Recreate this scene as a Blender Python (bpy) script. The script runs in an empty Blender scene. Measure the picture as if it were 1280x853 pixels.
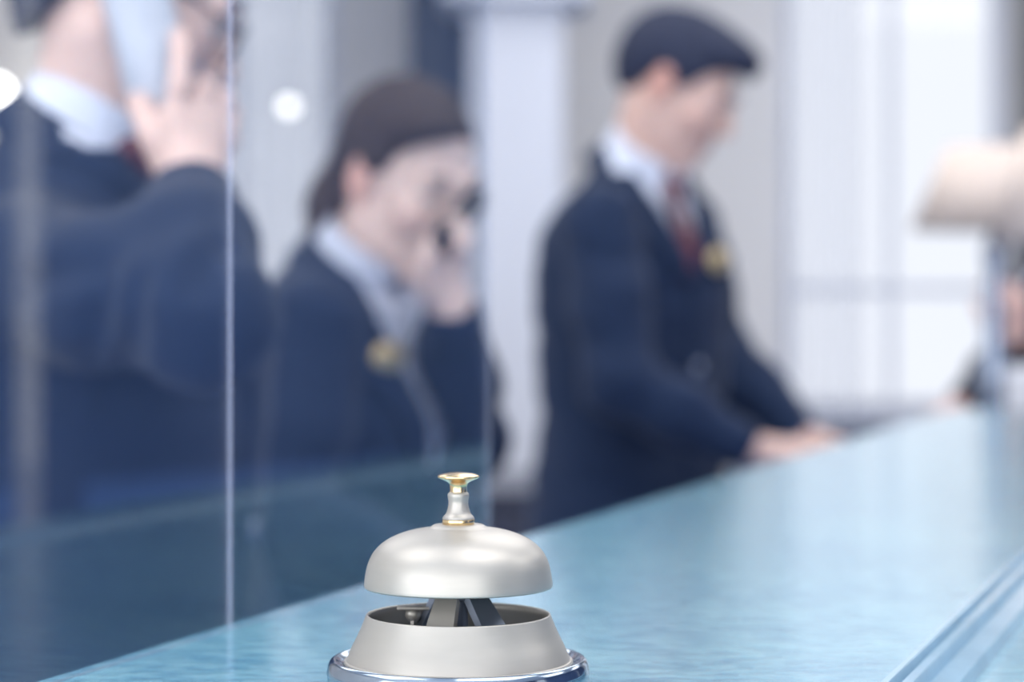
import bpy, bmesh, math, random
import numpy as np
from mathutils import Vector, Matrix

random.seed(7)
SC = bpy.context.scene
COL = SC.collection
FPX, CZ = 2760.0, 1.30          # focal length in pixels of a 1280 wide frame, eye height in metres
HORIZON = 390.0

# ------------------------------------------------------------------ camera, world, light, exposure
cam_data = bpy.data.cameras.new('camera')
cam = bpy.data.objects.new('camera', cam_data); COL.objects.link(cam)
cam.location = (0, 0, CZ); cam.rotation_euler = (math.pi / 2, 0, 0)
cam_data.sensor_width = 36.0
cam_data.lens = FPX / 1280 * 36
cam_data.shift_y = -(426.5 - HORIZON) / 1280
cam_data.clip_start = 0.02
cam_data.dof.use_dof = True
cam_data.dof.focus_distance = 0.745
cam_data.dof.aperture_fstop = 6.6
SC.camera = cam

world = bpy.data.worlds.new('world'); SC.world = world; world.use_nodes = True
wn = world.node_tree.nodes; bg = wn['Background']
bg.inputs['Color'].default_value = (0.90, 0.92, 0.99, 1); bg.inputs['Strength'].default_value = 1.02

SC.view_settings.view_transform = 'Standard'
SC.view_settings.look = 'None'
SC.view_settings.gamma = 1.0
SC.view_settings.use_curve_mapping = False
SC.view_settings.exposure = 0.08
SC.cycles.use_denoising = True
SC.cycles.max_bounces = 10
SC.cycles.transparent_max_bounces = 12
SC.cycles.sample_clamp_indirect = 6.0

def area(name, loc, target, sx, sy, energy, color=(1, 1, 1)):
    l = bpy.data.lights.new(name, 'AREA'); l.shape = 'RECTANGLE'; l.size = sx; l.size_y = sy
    l.energy = energy; l.color = color
    o = bpy.data.objects.new(name, l); COL.objects.link(o)
    o.location = loc
    o.rotation_euler = (Vector(target) - Vector(loc)).to_track_quat('-Z', 'Y').to_euler()
    return o

# daylight coming in through the tall windows of the wall behind the camera
area('front_window_daylight', (-1.35, -3.1, 1.75), (-1.0, 3.0, 1.3), 3.0, 2.5, 75, (0.95, 0.97, 1.0))
area('front_window_daylight', (1.35, -3.1, 1.75), (1.2, 3.0, 1.3), 1.9, 2.5, 50, (0.95, 0.97, 1.0))
# unseen windows of the left wall, added for the bell's bright left side
area('left_window_daylight', (-2.9, -1.5, 1.75), (0.5, .3, 1.3), 2.4, 2.5, 75, (0.95, 0.97, 1.0))
CEIL_FILLS = [(-1.5, 1.0), (-1.5, 4.2), (0.8, 0.6), (0.8, 3.3), (0.8, 5.9), (3.1, 1.8), (3.1, 5.0)]

# ------------------------------------------------------------------ helpers
def srgb(r, g, b):
    f = lambda c: (c / 255 / 12.92) if c / 255 <= 0.04045 else ((c / 255 + 0.055) / 1.055) ** 2.4
    return (f(r), f(g), f(b), 1.0)

def P(x, y, d):
    return np.array([(x - 640) / FPX * d, d, CZ + (HORIZON - y) / FPX * d])

def mat(name, col, rough=0.5, metal=0.0, var=0.08, scale=20.0, bump=0.0, bscale=60.0, spec=0.5,
        sss=0.0, attr=None, coat=0.0, sheen=0.0, stretch=None, dist=0.002):
    m = bpy.data.materials.new(name); m.use_nodes = True
    nt = m.node_tree; N = nt.nodes; L = nt.links
    b = N['Principled BSDF']
    b.inputs['Roughness'].default_value = rough; b.inputs['Metallic'].default_value = metal
    b.inputs['Specular IOR Level'].default_value = spec
    b.inputs['Coat Weight'].default_value = coat
    b.inputs['Sheen Weight'].default_value = sheen
    if sss:
        b.inputs['Subsurface Weight'].default_value = sss
        b.inputs['Subsurface Radius'].default_value = (0.012, 0.005, 0.003)
        b.inputs['Subsurface Scale'].default_value = 1.0
    tc = N.new('ShaderNodeTexCoord')
    mp = N.new('ShaderNodeMapping'); L.new(tc.outputs['Object'], mp.inputs['Vector'])
    if stretch: mp.inputs['Scale'].default_value = stretch
    nz = N.new('ShaderNodeTexNoise'); nz.inputs['Scale'].default_value = scale; nz.inputs['Detail'].default_value = 4
    L.new(mp.outputs['Vector'], nz.inputs['Vector'])
    mx = N.new('ShaderNodeMix'); mx.data_type = 'RGBA'; mx.blend_type = 'MULTIPLY'
    ramp = N.new('ShaderNodeMapRange'); ramp.inputs['To Min'].default_value = 1 - var * 2; ramp.inputs['To Max'].default_value = 1 + var * 2
    L.new(nz.outputs['Fac'], ramp.inputs['Value'])
    mx.inputs['Factor'].default_value = 1.0
    if attr:
        at = N.new('ShaderNodeAttribute'); at.attribute_name = attr
        L.new(at.outputs['Color'], mx.inputs[6])
    else:
        mx.inputs[6].default_value = col
    cb = N.new('ShaderNodeCombineColor')
    for s in ('Red', 'Green', 'Blue'): L.new(ramp.outputs['Result'], cb.inputs[s])
    L.new(cb.outputs['Color'], mx.inputs[7])
    L.new(mx.outputs[2], b.inputs['Base Color'])
    if bump:
        n2 = N.new('ShaderNodeTexNoise'); n2.inputs['Scale'].default_value = bscale; n2.inputs['Detail'].default_value = 5
        L.new(mp.outputs['Vector'], n2.inputs['Vector'])
        bp = N.new('ShaderNodeBump'); bp.inputs['Strength'].default_value = bump; bp.inputs['Distance'].default_value = dist
        L.new(n2.outputs['Fac'], bp.inputs['Height']); L.new(bp.outputs['Normal'], b.inputs['Normal'])
    return m

def emit(name, col, strength):
    m = bpy.data.materials.new(name); m.use_nodes = True
    b = m.node_tree.nodes['Principled BSDF']
    b.inputs['Base Color'].default_value = col
    b.inputs['Emission Color'].default_value = col; b.inputs['Emission Strength'].default_value = strength
    return m

def glass_mat(name, tint=(1, 1, 1, 1), ior=1.45, rough=0.0):
    m = bpy.data.materials.new(name); m.use_nodes = True
    nt = m.node_tree; N = nt.nodes; L = nt.links
    N.remove(N['Principled BSDF'])
    tr = N.new('ShaderNodeBsdfTransparent'); tr.inputs['Color'].default_value = tint
    gl = N.new('ShaderNodeBsdfGlossy'); gl.inputs['Roughness'].default_value = rough
    # Schlick reflectance of one face, the same from both sides of the sheet
    lw = N.new('ShaderNodeLayerWeight'); lw.inputs['Blend'].default_value = 0.5
    pw = N.new('ShaderNodeMath'); pw.operation = 'POWER'; pw.inputs[1].default_value = 5.0
    f0 = ((ior - 1) / (ior + 1)) ** 2
    fr = N.new('ShaderNodeMapRange'); fr.inputs['To Min'].default_value = f0; fr.inputs['To Max'].default_value = 1.0
    L.new(lw.outputs['Facing'], pw.inputs[0]); L.new(pw.outputs[0], fr.inputs['Value'])
    mx = N.new('ShaderNodeMixShader')
    L.new(fr.outputs[0], mx.inputs[0]); L.new(tr.outputs[0], mx.inputs[1]); L.new(gl.outputs[0], mx.inputs[2])
    L.new(mx.outputs[0], N['Material Output'].inputs['Surface'])
    return m

def link(name, me, m, parent=None, smooth=False):
    o = bpy.data.objects.new(name, me); COL.objects.link(o)
    if m: me.materials.append(m)
    if smooth:
        me.polygons.foreach_set('use_smooth', np.ones(len(me.polygons), bool))
    if parent:
        o.parent = parent
        bpy.context.view_layer.update()
        o.matrix_parent_inverse = parent.matrix_world.inverted()
    return o

def empty(name, loc, label, cat, group=None, rotz=0):
    o = bpy.data.objects.new(name, None); COL.objects.link(o)
    o.location = loc; o.rotation_euler = (0, 0, rotz); o.empty_display_size = 0.1
    o['label'] = label; o['category'] = cat
    if group: o['group'] = group
    return o

def tag(o, label, cat, group=None):
    o['label'] = label; o['category'] = cat
    if group: o['group'] = group
    return o

def struct(o):
    o['kind'] = 'structure'; return o

def bm_obj(name, bm, m, parent=None, smooth=False, bevel=0.0, seg=2):
    me = bpy.data.meshes.new(name); bmesh.ops.recalc_face_normals(bm, faces=bm.faces[:])
    if bevel:
        bmesh.ops.bevel(bm, geom=[e for e in bm.edges if e.calc_face_angle(0) > 0.5], offset=bevel, segments=seg, affect='EDGES', profile=0.6)
    bm.to_mesh(me); bm.free()
    return link(name, me, m, parent, smooth)

def add_box(bm, lo, hi, M=None):
    vs = []
    for z in (lo[2], hi[2]):
        for x, y in ((lo[0], lo[1]), (hi[0], lo[1]), (hi[0], hi[1]), (lo[0], hi[1])):
            v = Vector((x, y, z)); vs.append(bm.verts.new(M @ v if M else v))
    for f in ((0, 3, 2, 1), (4, 5, 6, 7), (0, 1, 5, 4), (1, 2, 6, 5), (2, 3, 7, 6), (3, 0, 4, 7)):
        bm.faces.new([vs[i] for i in f])
    return bm

def box(name, lo, hi, m, parent=None, bevel=0.0, M=None, seg=2):
    return bm_obj(name, add_box(bmesh.new(), lo, hi, M), m, parent, bevel > 0, bevel, seg)

def lathe(name, prof, m, parent=None, n=96, center=(0, 0, 0), smooth=True, close=False):
    """prof: list of (radius, height)."""
    bm = bmesh.new(); rings = []
    for r, z in prof:
        if r < 1e-6:
            rings.append([bm.verts.new((center[0], center[1], center[2] + z))])
        else:
            rings.append([bm.verts.new((center[0] + r * math.cos(2 * math.pi * i / n), center[1] + r * math.sin(2 * math.pi * i / n), center[2] + z)) for i in range(n)])
    pairs = list(zip(rings[:-1], rings[1:]))
    if close: pairs.append((rings[-1], rings[0]))
    for a, b in pairs:
        for i in range(n):
            j = (i + 1) % n
            if len(a) == 1 and len(b) == 1: continue
            if len(a) == 1: bm.faces.new((a[0], b[i], b[j]))
            elif len(b) == 1: bm.faces.new((a[i], b[0], a[j]))
            else: bm.faces.new((a[i], b[i], b[j], a[j]))
    return bm_obj(name, bm, m, parent, smooth)

def smooth_prof(pts, n=8):
    """Catmull-Rom through profile points."""
    out = []
    for i in range(len(pts) - 1):
        p0 = pts[max(i - 1, 0)]; p1 = pts[i]; p2 = pts[i + 1]; p3 = pts[min(i + 2, len(pts) - 1)]
        for k in range(n):
            t = k / n
            out.append(tuple(0.5 * (2 * b + (c - a) * t + (2 * a - 5 * b + 4 * c - d) * t * t + (3 * b - a - 3 * c + d) * t ** 3) for a, b, c, d in zip(p0, p1, p2, p3)))
    out.append(pts[-1]); return out

def tube(name, pts, rad, m, parent=None, n=10):
    bm = bmesh.new(); rings = []
    pts = [Vector(p) for p in pts]
    for i, p in enumerate(pts):
        d = (pts[min(i + 1, len(pts) - 1)] - pts[max(i - 1, 0)]).normalized()
        a = d.orthogonal().normalized(); b = d.cross(a)
        r = rad[i] if isinstance(rad, (list, tuple)) else rad
        rings.append([bm.verts.new(p + r * (a * math.cos(2 * math.pi * k / n) + b * math.sin(2 * math.pi * k / n))) for k in range(n)])
    for A, B in zip(rings[:-1], rings[1:]):
        sh = min(range(n), key=lambda s: (A[0].co - B[s].co).length)
        for k in range(n):
            bm.faces.new((A[k], B[(k + sh) % n], B[(k + 1 + sh) % n], A[(k + 1) % n]))
    bm.faces.new(rings[0][::-1]); bm.faces.new(rings[-1])
    return bm_obj(name, bm, m, parent, True)

# ------------------------------------------------------------------ materials
M_wall = mat('wall_grey_plaster', srgb(222, 220, 220), 0.8, var=0.03, scale=2)
M_cream = mat('cream_plaster', srgb(236, 229, 220), 0.7, var=0.03, scale=3)
M_white = mat('white_paint', srgb(207, 211, 223), 0.5, var=0.02, scale=4)
M_ceiling = mat('ceiling_paint', srgb(240, 240, 240), 0.9, var=0.02)
M_floor = mat('pale_blue_stone_floor', srgb(150, 172, 204), 0.35, var=0.15, scale=6, bump=0.05)
M_navy = mat('navy_panel', srgb(52, 66, 92), 0.45, var=0.06, scale=5)
M_navywall = mat('navy_wainscot', srgb(70, 88, 122), 0.4, var=0.05, scale=5)
M_wall_shaded = mat('slate_grey_paint', srgb(128, 128, 130), 0.6, var=0.04, scale=4)
M_bluewall = mat('blue_grey_wall', srgb(64, 84, 122), 0.7, var=0.05, scale=2)
M_darkwood = mat('dark_stained_wood', srgb(52, 56, 74), 0.22, var=0.2, scale=3, stretch=(1, 12, 12), bump=0.05)
M_curtain = None
M_desk_bounce = mat('matt_blue_laminate', srgb(96, 140, 200), 0.7, var=0.06, scale=3, stretch=(1, 12, 12))  # desks are hidden; blue chosen to bounce bluish light onto the jackets
M_jacket = mat('navy_suit_wool', srgb(26, 41, 68), 0.85, var=0.12, scale=240, bump=0.25, bscale=30, spec=0.2, sheen=0.08, dist=0.004)
M_black = mat('black_suit_wool', srgb(34, 40, 58), 0.85, var=0.12, scale=240, bump=0.25, bscale=30, spec=0.2, dist=0.004)
M_shirt = mat('white_shirt_cotton', srgb(212, 218, 234), 0.8, var=0.03, scale=60, bump=0.1, bscale=80)
M_tie = mat('dark_red_tie_silk', srgb(88, 30, 46), 0.5, var=0.25, scale=120)
M_hair_dark = mat('blue_black_hair', srgb(40, 47, 70), 0.6, spec=0.25, var=0.35, scale=30, stretch=(14, 14, 3), bump=0.6, bscale=50, dist=0.004)
M_hair_brown = mat('dark_brown_hair', srgb(70, 58, 56), 0.6, spec=0.25, var=0.35, scale=30, stretch=(3, 14, 14), bump=0.6, bscale=50, dist=0.004)
M_skin = mat('skin', (0.8, 0.55, 0.46, 1), 0.5, var=0.05, scale=40, sss=0.15, attr='skin_colour', spec=0.35)
M_gold = mat('brushed_gold', srgb(236, 210, 158), 0.35, metal=0.55, var=0.05)
M_button = mat('pewter_button', srgb(150, 160, 180), 0.2, metal=0.8)
M_leather = mat('black_leather', srgb(24, 24, 28), 0.3, var=0.1, bump=0.2)
M_phone_white = mat('white_phone_shell', srgb(180, 186, 198), 0.55, var=0.02)
M_phone_black = mat('black_phone_shell', srgb(24, 28, 40), 0.2, var=0.05)
M_eye = mat('eyeball_white', srgb(225, 222, 220), 0.15, var=0.02)
M_iris = mat('brown_iris', srgb(48, 34, 28), 0.1, var=0.1)
M_frame = mat('dark_spectacle_frame', srgb(40, 46, 60), 0.3)
M_glass = glass_mat('clear_screen_glass', (0.985, 0.992, 1.0, 1), 1.75)
M_edge = mat('polished_glass_edge', srgb(196, 202, 224), 0.4, var=0.03, spec=0.3)
M_edge.node_tree.nodes['Principled BSDF'].inputs['Alpha'].default_value = 0.09
def mix_diffuse(m, col, amount):
    nt = m.node_tree; N = nt.nodes; L = nt.links
    out = N['Material Output']; src = out.inputs['Surface'].links[0].from_socket
    d = N.new('ShaderNodeBsdfDiffuse'); d.inputs['Color'].default_value = col
    x = N.new('ShaderNodeMixShader'); x.inputs[0].default_value = amount
    L.new(src, x.inputs[1]); L.new(d.outputs[0], x.inputs[2]); L.new(x.outputs[0], out.inputs['Surface'])
mix_diffuse(M_glass, srgb(140, 178, 240), 0.012)  # blue veil mixed in for the haze of reflections on the screen
M_ground = glass_mat('ground_glass_edge', (0.97, 0.98, 1.0, 1), 1.05)
mix_diffuse(M_ground, srgb(214, 218, 238), 0.15)
M_pane = glass_mat('window_glass', (0.98, 0.99, 1, 1), 1.3)
M_shade = mat('beige_lampshade_linen', srgb(222, 206, 196), 0.85, var=0.05, scale=150)
M_lampbody = mat('silvered_lamp_glass', srgb(165, 178, 200), 0.15, metal=0.7, var=0.08)
M_nickel = mat('satin_nickel', srgb(176, 171, 163), 0.42, metal=0.58, var=0.025, scale=70, stretch=(1, 1, 6))
M_nickel_in = mat('dull_steel', srgb(150, 158, 172), 0.42, metal=0.9, var=0.08)
M_brass = mat('polished_brass', srgb(228, 200, 152), 0.2, metal=1.0, var=0.03)
M_chrome = mat('polished_chrome', srgb(158, 172, 186), 0.12, metal=1.0, var=0.02)
M_paper = mat('white_paper', srgb(240, 242, 248), 0.7, var=0.02)

def curtain_mat():
    m = bpy.data.materials.new('sheer_curtain_voile'); m.use_nodes = True
    nt = m.node_tree; N = nt.nodes; L = nt.links; N.remove(N['Principled BSDF'])
    d = N.new('ShaderNodeBsdfDiffuse'); d.inputs['Color'].default_value = srgb(238, 240, 248)
    t = N.new('ShaderNodeBsdfTranslucent'); t.inputs['Color'].default_value = srgb(240, 242, 250)
    tr = N.new('ShaderNodeBsdfTransparent')
    a = N.new('ShaderNodeMixShader'); a.inputs[0].default_value = 0.6
    b = N.new('ShaderNodeMixShader')
    tc = N.new('ShaderNodeTexCoord'); mp = N.new('ShaderNodeMapping'); mp.inputs['Scale'].default_value = (9, 9, 0.6)
    nz = N.new('ShaderNodeTexNoise'); nz.inputs['Scale'].default_value = 1.2
    mr = N.new('ShaderNodeMapRange'); mr.inputs['To Min'].default_value = 0.22; mr.inputs['To Max'].default_value = 0.55
    L.new(tc.outputs['Object'], mp.inputs[0]); L.new(mp.outputs[0], nz.inputs['Vector']); L.new(nz.outputs['Fac'], mr.inputs['Value'])
    L.new(d.outputs[0], a.inputs[1]); L.new(t.outputs[0], a.inputs[2])
    L.new(mr.outputs[0], b.inputs[0]); L.new(tr.outputs[0], b.inputs[1]); L.new(a.outputs[0], b.inputs[2])
    L.new(b.outputs[0], N['Material Output'].inputs['Surface'])
    return m
M_curtain = curtain_mat()

def counter_mat():
    m = bpy.data.materials.new('rippled_teal_glass_top'); m.use_nodes = True
    nt = m.node_tree; N = nt.nodes; L = nt.links; b = N['Principled BSDF']
    b.inputs['Roughness'].default_value = 0.10
    b.inputs['IOR'].default_value = 1.55
    b.inputs['Coat Weight'].default_value = 0.4; b.inputs['Coat IOR'].default_value = 1.55; b.inputs['Coat Roughness'].default_value = 0.12
    tc = N.new('ShaderNodeTexCoord')
    mp = N.new('ShaderNodeMapping'); mp.inputs['Scale'].default_value = (1.0, 1.6, 1.0)
    L.new(tc.outputs['Object'], mp.inputs[0])
    n1 = N.new('ShaderNodeTexNoise'); n1.inputs['Scale'].default_value = 70; n1.inputs['Detail'].default_value = 6; n1.inputs['Roughness'].default_value = 0.62
    n2 = N.new('ShaderNodeTexNoise'); n2.inputs['Scale'].default_value = 7; n2.inputs['Detail'].default_value = 3
    L.new(mp.outputs[0], n1.inputs['Vector']); L.new(mp.outputs[0], n2.inputs['Vector'])
    cr = N.new('ShaderNodeValToRGB')
    cr.color_ramp.elements[0].position = 0.36; cr.color_ramp.elements[0].color = srgb(70, 134, 166)
    cr.color_ramp.elements[1].position = 0.66; cr.color_ramp.elements[1].color = srgb(164, 208, 217)
    L.new(n1.outputs['Fac'], cr.inputs[0])
    c2 = N.new('ShaderNodeValToRGB')
    c2.color_ramp.elements[0].position = 0.3; c2.color_ramp.elements[0].color = srgb(80, 146, 176)
    c2.color_ramp.elements[1].position = 0.7; c2.color_ramp.elements[1].color = srgb(124, 182, 198)
    L.new(n2.outputs['Fac'], c2.inputs[0])
    mx = N.new('ShaderNodeMix'); mx.data_type = 'RGBA'; mx.inputs['Factor'].default_value = 0.5
    L.new(cr.outputs[0], mx.inputs[6]); L.new(c2.outputs[0], mx.inputs[7])
    L.new(mx.outputs[2], b.inputs['Base Color'])
    bp = N.new('ShaderNodeBump'); bp.inputs['Strength'].default_value = 0.35; bp.inputs['Distance'].default_value = 0.0012
    L.new(n1.outputs['Fac'], bp.inputs['Height']); L.new(bp.outputs['Normal'], b.inputs['Normal'])
    b2 = N.new('ShaderNodeBump'); b2.inputs['Strength'].default_value = 0.10; b2.inputs['Distance'].default_value = 0.0012
    L.new(n1.outputs['Fac'], b2.inputs['Height']); L.new(b2.outputs['Normal'], b.inputs['Coat Normal'])
    return m
M_counter = counter_mat()
M_counteredge = mat('teal_glass_edge', srgb(150, 182, 202), 0.12, var=0.12, scale=25, spec=0.7, bump=0.1, bscale=90, dist=0.001)
M_panel = mat('blue_counter_panel', srgb(62, 100, 140), 0.35, var=0.06, scale=6)

# ------------------------------------------------------------------ room shell
XL, XR, YF, YB, ZC = -3.0, 4.8, -3.2, 8.0, 3.3
struct(box('floor', (XL - .2, YF - .2, -.12), (XR + .2, YB + .2, 0), M_floor))
struct(box('ceiling', (XL - .2, YF - .2, ZC), (XR + .2, YB + .2, ZC + .12), M_ceiling))
bm = bmesh.new()
for lo_, hi_ in (((XL - .2, YF, 0), (XL, -2.75, ZC)), ((XL - .2, -2.75, 0), (XL, -.25, .45)), ((XL - .2, -2.75, 3.0), (XL, -.25, ZC)), ((XL - .2, -.25, 0), (XL, YB, ZC))):
    add_box(bm, lo_, hi_)
struct(bm_obj('wall_left', bm, M_cream))

def wall_with_openings(name, y0, y1, x0, x1, ops, m):
    bm = bmesh.new(); xs = x0
    for a, b, z0, z1 in sorted(ops):
        add_box(bm, (xs, y0, 0), (a, y1, ZC))
        add_box(bm, (a, y0, 0), (b, y1, z0)); add_box(bm, (a, y0, z1), (b, y1, ZC)); xs = b
    add_box(bm, (xs, y0, 0), (x1, y1, ZC))
    return struct(bm_obj(name, bm, m))
SILL = 0.93
OPS_B = [(-1.36, -0.638, SILL, 3.05), (0.975, 1.80, SILL, 3.05), (2.75, 3.9, SILL, 3.05)]
wall_with_openings('wall_back', YB, YB + .22, XL - .2, XR + .2, OPS_B, M_wall)
OPS_F = [(-2.85, -1.5, .45, 3.0), (-1.3, 0.15, .45, 3.0), (0.4, 2.3, .45, 3.0)]
wall_with_openings('wall_front', YF - .22, YF, XL - .2, XR + .2, OPS_F, M_cream)
# right wall with two tall openings (guest side), the narrow one shaped for a streak mirrored in the glass
bm = bmesh.new(); ys = YF
for a, b in ((-.6, .2), (4.80, 5.05)):
    add_box(bm, (XR, ys, 0), (XR + .2, a, ZC)); add_box(bm, (XR, a, 0), (XR + .2, b, .2)); add_box(bm, (XR, a, 3.1), (XR + .2, b, ZC)); ys = b
add_box(bm, (XR, ys, 0), (XR + .2, YB, ZC))
struct(bm_obj('wall_right', bm, M_bluewall))

def window(idx, lo_x, hi_x, z0, z1, y, sgn=1, cols=2, rows=(0.45,), sill=True):
    """frame, glazing bars and panes set in an opening of a wall parallel to X."""
    f = bmesh.new(); t = 0.045; ya, yb = sorted((y + sgn * .06, y + sgn * .13))
    add_box(f, (lo_x, ya, z0), (lo_x + t, yb, z1)); add_box(f, (hi_x - t, ya, z0), (hi_x, yb, z1))
    add_box(f, (lo_x + t, ya, z0), (hi_x - t, yb, z0 + t)); add_box(f, (lo_x + t, ya, z1 - t), (hi_x - t, yb, z1))
    w = struct(bm_obj(f'window_{idx}', f, M_white))
    x0, x1 = lo_x + t, hi_x - t
    for c in range(1, cols):
        xc = x0 + (x1 - x0) * c / cols
        box('glazing_bar', (xc - .012, ya + .01, z0 + t), (xc + .012, yb - .01, z1 - t), M_white, w)
    for r in rows:
        box('glazing_bar', (x0, ya + .012, z0 + r - .015), (x1, yb - .012, z0 + r + .015), M_white, w)
    zs = [z0 + t] + [z0 + r for r in rows] + [z1 - t]
    for c in range(cols):
        for za, zb in zip(zs[:-1], zs[1:]):
            xa = x0 + (x1 - x0) * c / cols; xb = x0 + (x1 - x0) * (c + 1) / cols
            box('pane', (xa, (ya + yb) / 2 - .003, za), (xb, (ya + yb) / 2 + .003, zb), M_pane, w)
    if sill:
        box('window_sill', (lo_x - .05, *sorted((y - sgn * .10, y + sgn * .06))[:1], z0 - .035), (hi_x + .05, sorted((y - sgn * .10, y + sgn * .06))[1], z0), M_white, w, bevel=.006)
    return w

def curtain(parent, x0, x1, z0, z1, y, folds=9, amp=.025):
    bm = bmesh.new(); n = folds * 10; rows = []
    for z in (z0, z1):
        rows.append([bm.verts.new((x0 + (x1 - x0) * i / n, y + amp * math.sin(i / n * folds * 2 * math.pi + .5 * math.sin(i * .37)), z)) for i in range(n + 1)])
    for i in range(n): bm.faces.new((rows[0][i], rows[0][i + 1], rows[1][i + 1], rows[1][i]))
    return bm_obj('sheer_curtain', bm, M_curtain, parent, True)

w1 = window(1, *OPS_B[0][:2], SILL, 3.05, YB); curtain(w1, -1.34, -.66, SILL + .005, 3.0, YB - .035, 8)
w2 = window(2, *OPS_B[1][:2], SILL, 3.05, YB); curtain(w2, .985, 1.28, SILL + .005, 3.0, YB - .035, 5)
w3 = window(3, *OPS_B[2][:2], SILL, 3.05, YB)
for i, o in enumerate(OPS_F): window(4 + i, o[0], o[1], o[2], o[3], YF, -1, 2, (1.1,))
bm = bmesh.new()
for lo_, hi_ in (((XL - .13, -2.75, .45), (XL - .06, -2.70, 3.0)), ((XL - .13, -.30, .45), (XL - .06, -.25, 3.0)), ((XL - .13, -2.70, .45), (XL - .06, -.30, .50)), ((XL - .13, -2.70, 2.95), (XL - .06, -.30, 3.0))):
    add_box(bm, lo_, hi_)
w7 = struct(bm_obj('window_7', bm, M_white))  # window added out of view along with the left fill light
for i in range(3):
    ya_, yb_ = -2.70 + .8 * i, -2.70 + .8 * (i + 1)
    box('pane', (XL - .098, ya_, .50), (XL - .092, yb_, 2.95), M_pane, w7)
    if i: box('glazing_bar', (XL - .12, ya_ - .012, .50), (XL - .07, ya_ + .012, 2.95), M_white, w7)
# pavement outside, so that the windows look onto a street and not into the void
struct(box('pavement', (-14, 9.0, -.25), (16, 30, -.15), mat('pale_pavement', srgb(205, 208, 215), 0.9)))

# trims on the back wall
struct(box('trim_1', (.80, YB - .03, 0), (1.98, YB - .001, SILL - .036), M_navywall, bevel=.008))          # dark panelling under the bright window
struct(box('trim_2', (-.352, YB - .42, 0), (-.10, YB - .001, ZC), M_navy, bevel=.01))                      # dark pilaster
struct(box('trim_3', (-2.6, YB - .25, 0), (-1.62, YB - .001, ZC), M_cream, bevel=.01))                     # cream pilaster at the left
struct(box('trim_4', (1.815, YB - .30, 0), (2.6, YB - .001, ZC), M_wall_shaded, bevel=.01))                      # block right of the window, coloured dark grey for wall in shadow
for ya_, yb_ in ((YF, 4.78), (5.07, YB)):
    struct(box('trim_5', (XR - .03, ya_, 0), (XR - .001, yb_, .74), mat('bright_blue_wainscot', srgb(100, 140, 208), 0.5, var=0.05, scale=3), bevel=.01))   # unseen blue panels added so the glass screen mirrors a bluish haze
struct(box('baseboard_back', (-3, YB - .02, 0), (-2.605, YB - .001, .12), M_white))
struct(box('baseboard_left', (XL + .001, YF, 0), (XL + .02, YB, .12), M_white))
# white square column with plinth and capital
bm = add_box(bmesh.new(), (-.135, 6.8, .0), (.16, 7.09, ZC))
colm = struct(bm_obj('column', bm, M_white, bevel=.012))
box('capital', (-.22, 6.72, 2.25), (.245, 7.17, 2.42), M_white, colm, bevel=.012)
box('plinth', (-.17, 6.77, 0), (.195, 7.13, .14), M_white, colm, bevel=.01)

# ceiling light panels out of view, added to light the hall
CEIL_NAMES = ['large square luminous ceiling panel above the nearest man', 'large square luminous ceiling panel above the credenza', 'large square luminous ceiling panel right above the call bell',
              'large square luminous ceiling panel above the lamps on the side desk', 'large square luminous ceiling panel in front of the bright back window',
              'large square luminous ceiling panel by the right wall, nearer the camera', 'large square luminous ceiling panel by the right wall, towards the back']
for i, (x, y) in enumerate(CEIL_FILLS):
    t = empty('ceiling_light', (x, y, ZC), CEIL_NAMES[i], 'ceiling light', 'ceiling lights over the hall')
    bm = bmesh.new()
    for lo, hi in (((-.9, -.9), (.9, -.85)), ((-.9, .85), (.9, .9)), ((-.9, -.85), (-.85, .85)), ((.85, -.85), (.9, .85))):
        add_box(bm, (x + lo[0], y + lo[1], ZC - .03), (x + hi[0], y + hi[1], ZC - .001))
    bm_obj('frame', bm, M_white, t)
    box('diffuser', (x - .85, y - .85, ZC - .02), (x + .85, y + .85, ZC - .005), emit(f'lamp_diffuser', (1, .98, .96, 1), 1.6), t)
    a = area('lamp', (x, y, ZC - .04), (x, y, 0), 1.66, 1.66, 16, (1, .975, .95))
    a.parent = t; a.matrix_parent_inverse = Matrix.Translation((-x, -y, -ZC))

# wall sconces: the two bright points behind the staff
def sconce(px, py, d, r, strength, label):
    p = P(px, py, d)
    t = empty('wall_sconce', (p[0], p[1], p[2] - .1), label, 'lamp')
    wy = YB - .25 if px < 60 else YB
    lathe('bulb', [(r * math.sin(a), -r * math.cos(a)) for a in [i * math.pi / 12 for i in range(13)]], emit('warm_bulb', (1, .98, .95, 1), strength), t, 24, tuple(p))
    M_brass = M_white
    tube('arm', [(p[0], wy - .008, p[2] - .12), (p[0], p[1], p[2] - .12), (p[0], p[1], p[2] - r * .9)], .008, M_brass, t)
    box('back_plate', (p[0] - .04, wy - .012, p[2] - .2), (p[0] + .04, wy - .001, p[2] - .04), M_brass, t, bevel=.003)
sconce(-3, 116, 7.5, .04, 10, 'round bright bulb of a wall lamp on the cream wall at far left')
p = P(361, 133, 7.55)
t = empty('pendant_lamp', (p[0], p[1], ZC), 'small glowing globe lamp hanging before the curtained window', 'lamp')
lathe('globe', [(.024 * math.sin(a), -.024 * math.cos(a)) for a in [i * math.pi / 12 for i in range(13)]], emit('globe_glass', (1, .98, .95, 1), 3.2), t, 24, tuple(p))
tube('cord', [(p[0], p[1], p[2] + .03), (p[0], p[1], ZC - .02)], .0025, M_white, t, 6)
lathe('cap', [(0, .036), (.010, .034), (.014, .018), (.013, .0155)], M_white, t, 20, tuple(p))
lathe('ceiling_rose', [(0, -.025), (.03, -.02), (.05, -.001), (0, -.001)], M_white, t, 24, (p[0], p[1], ZC))

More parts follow.
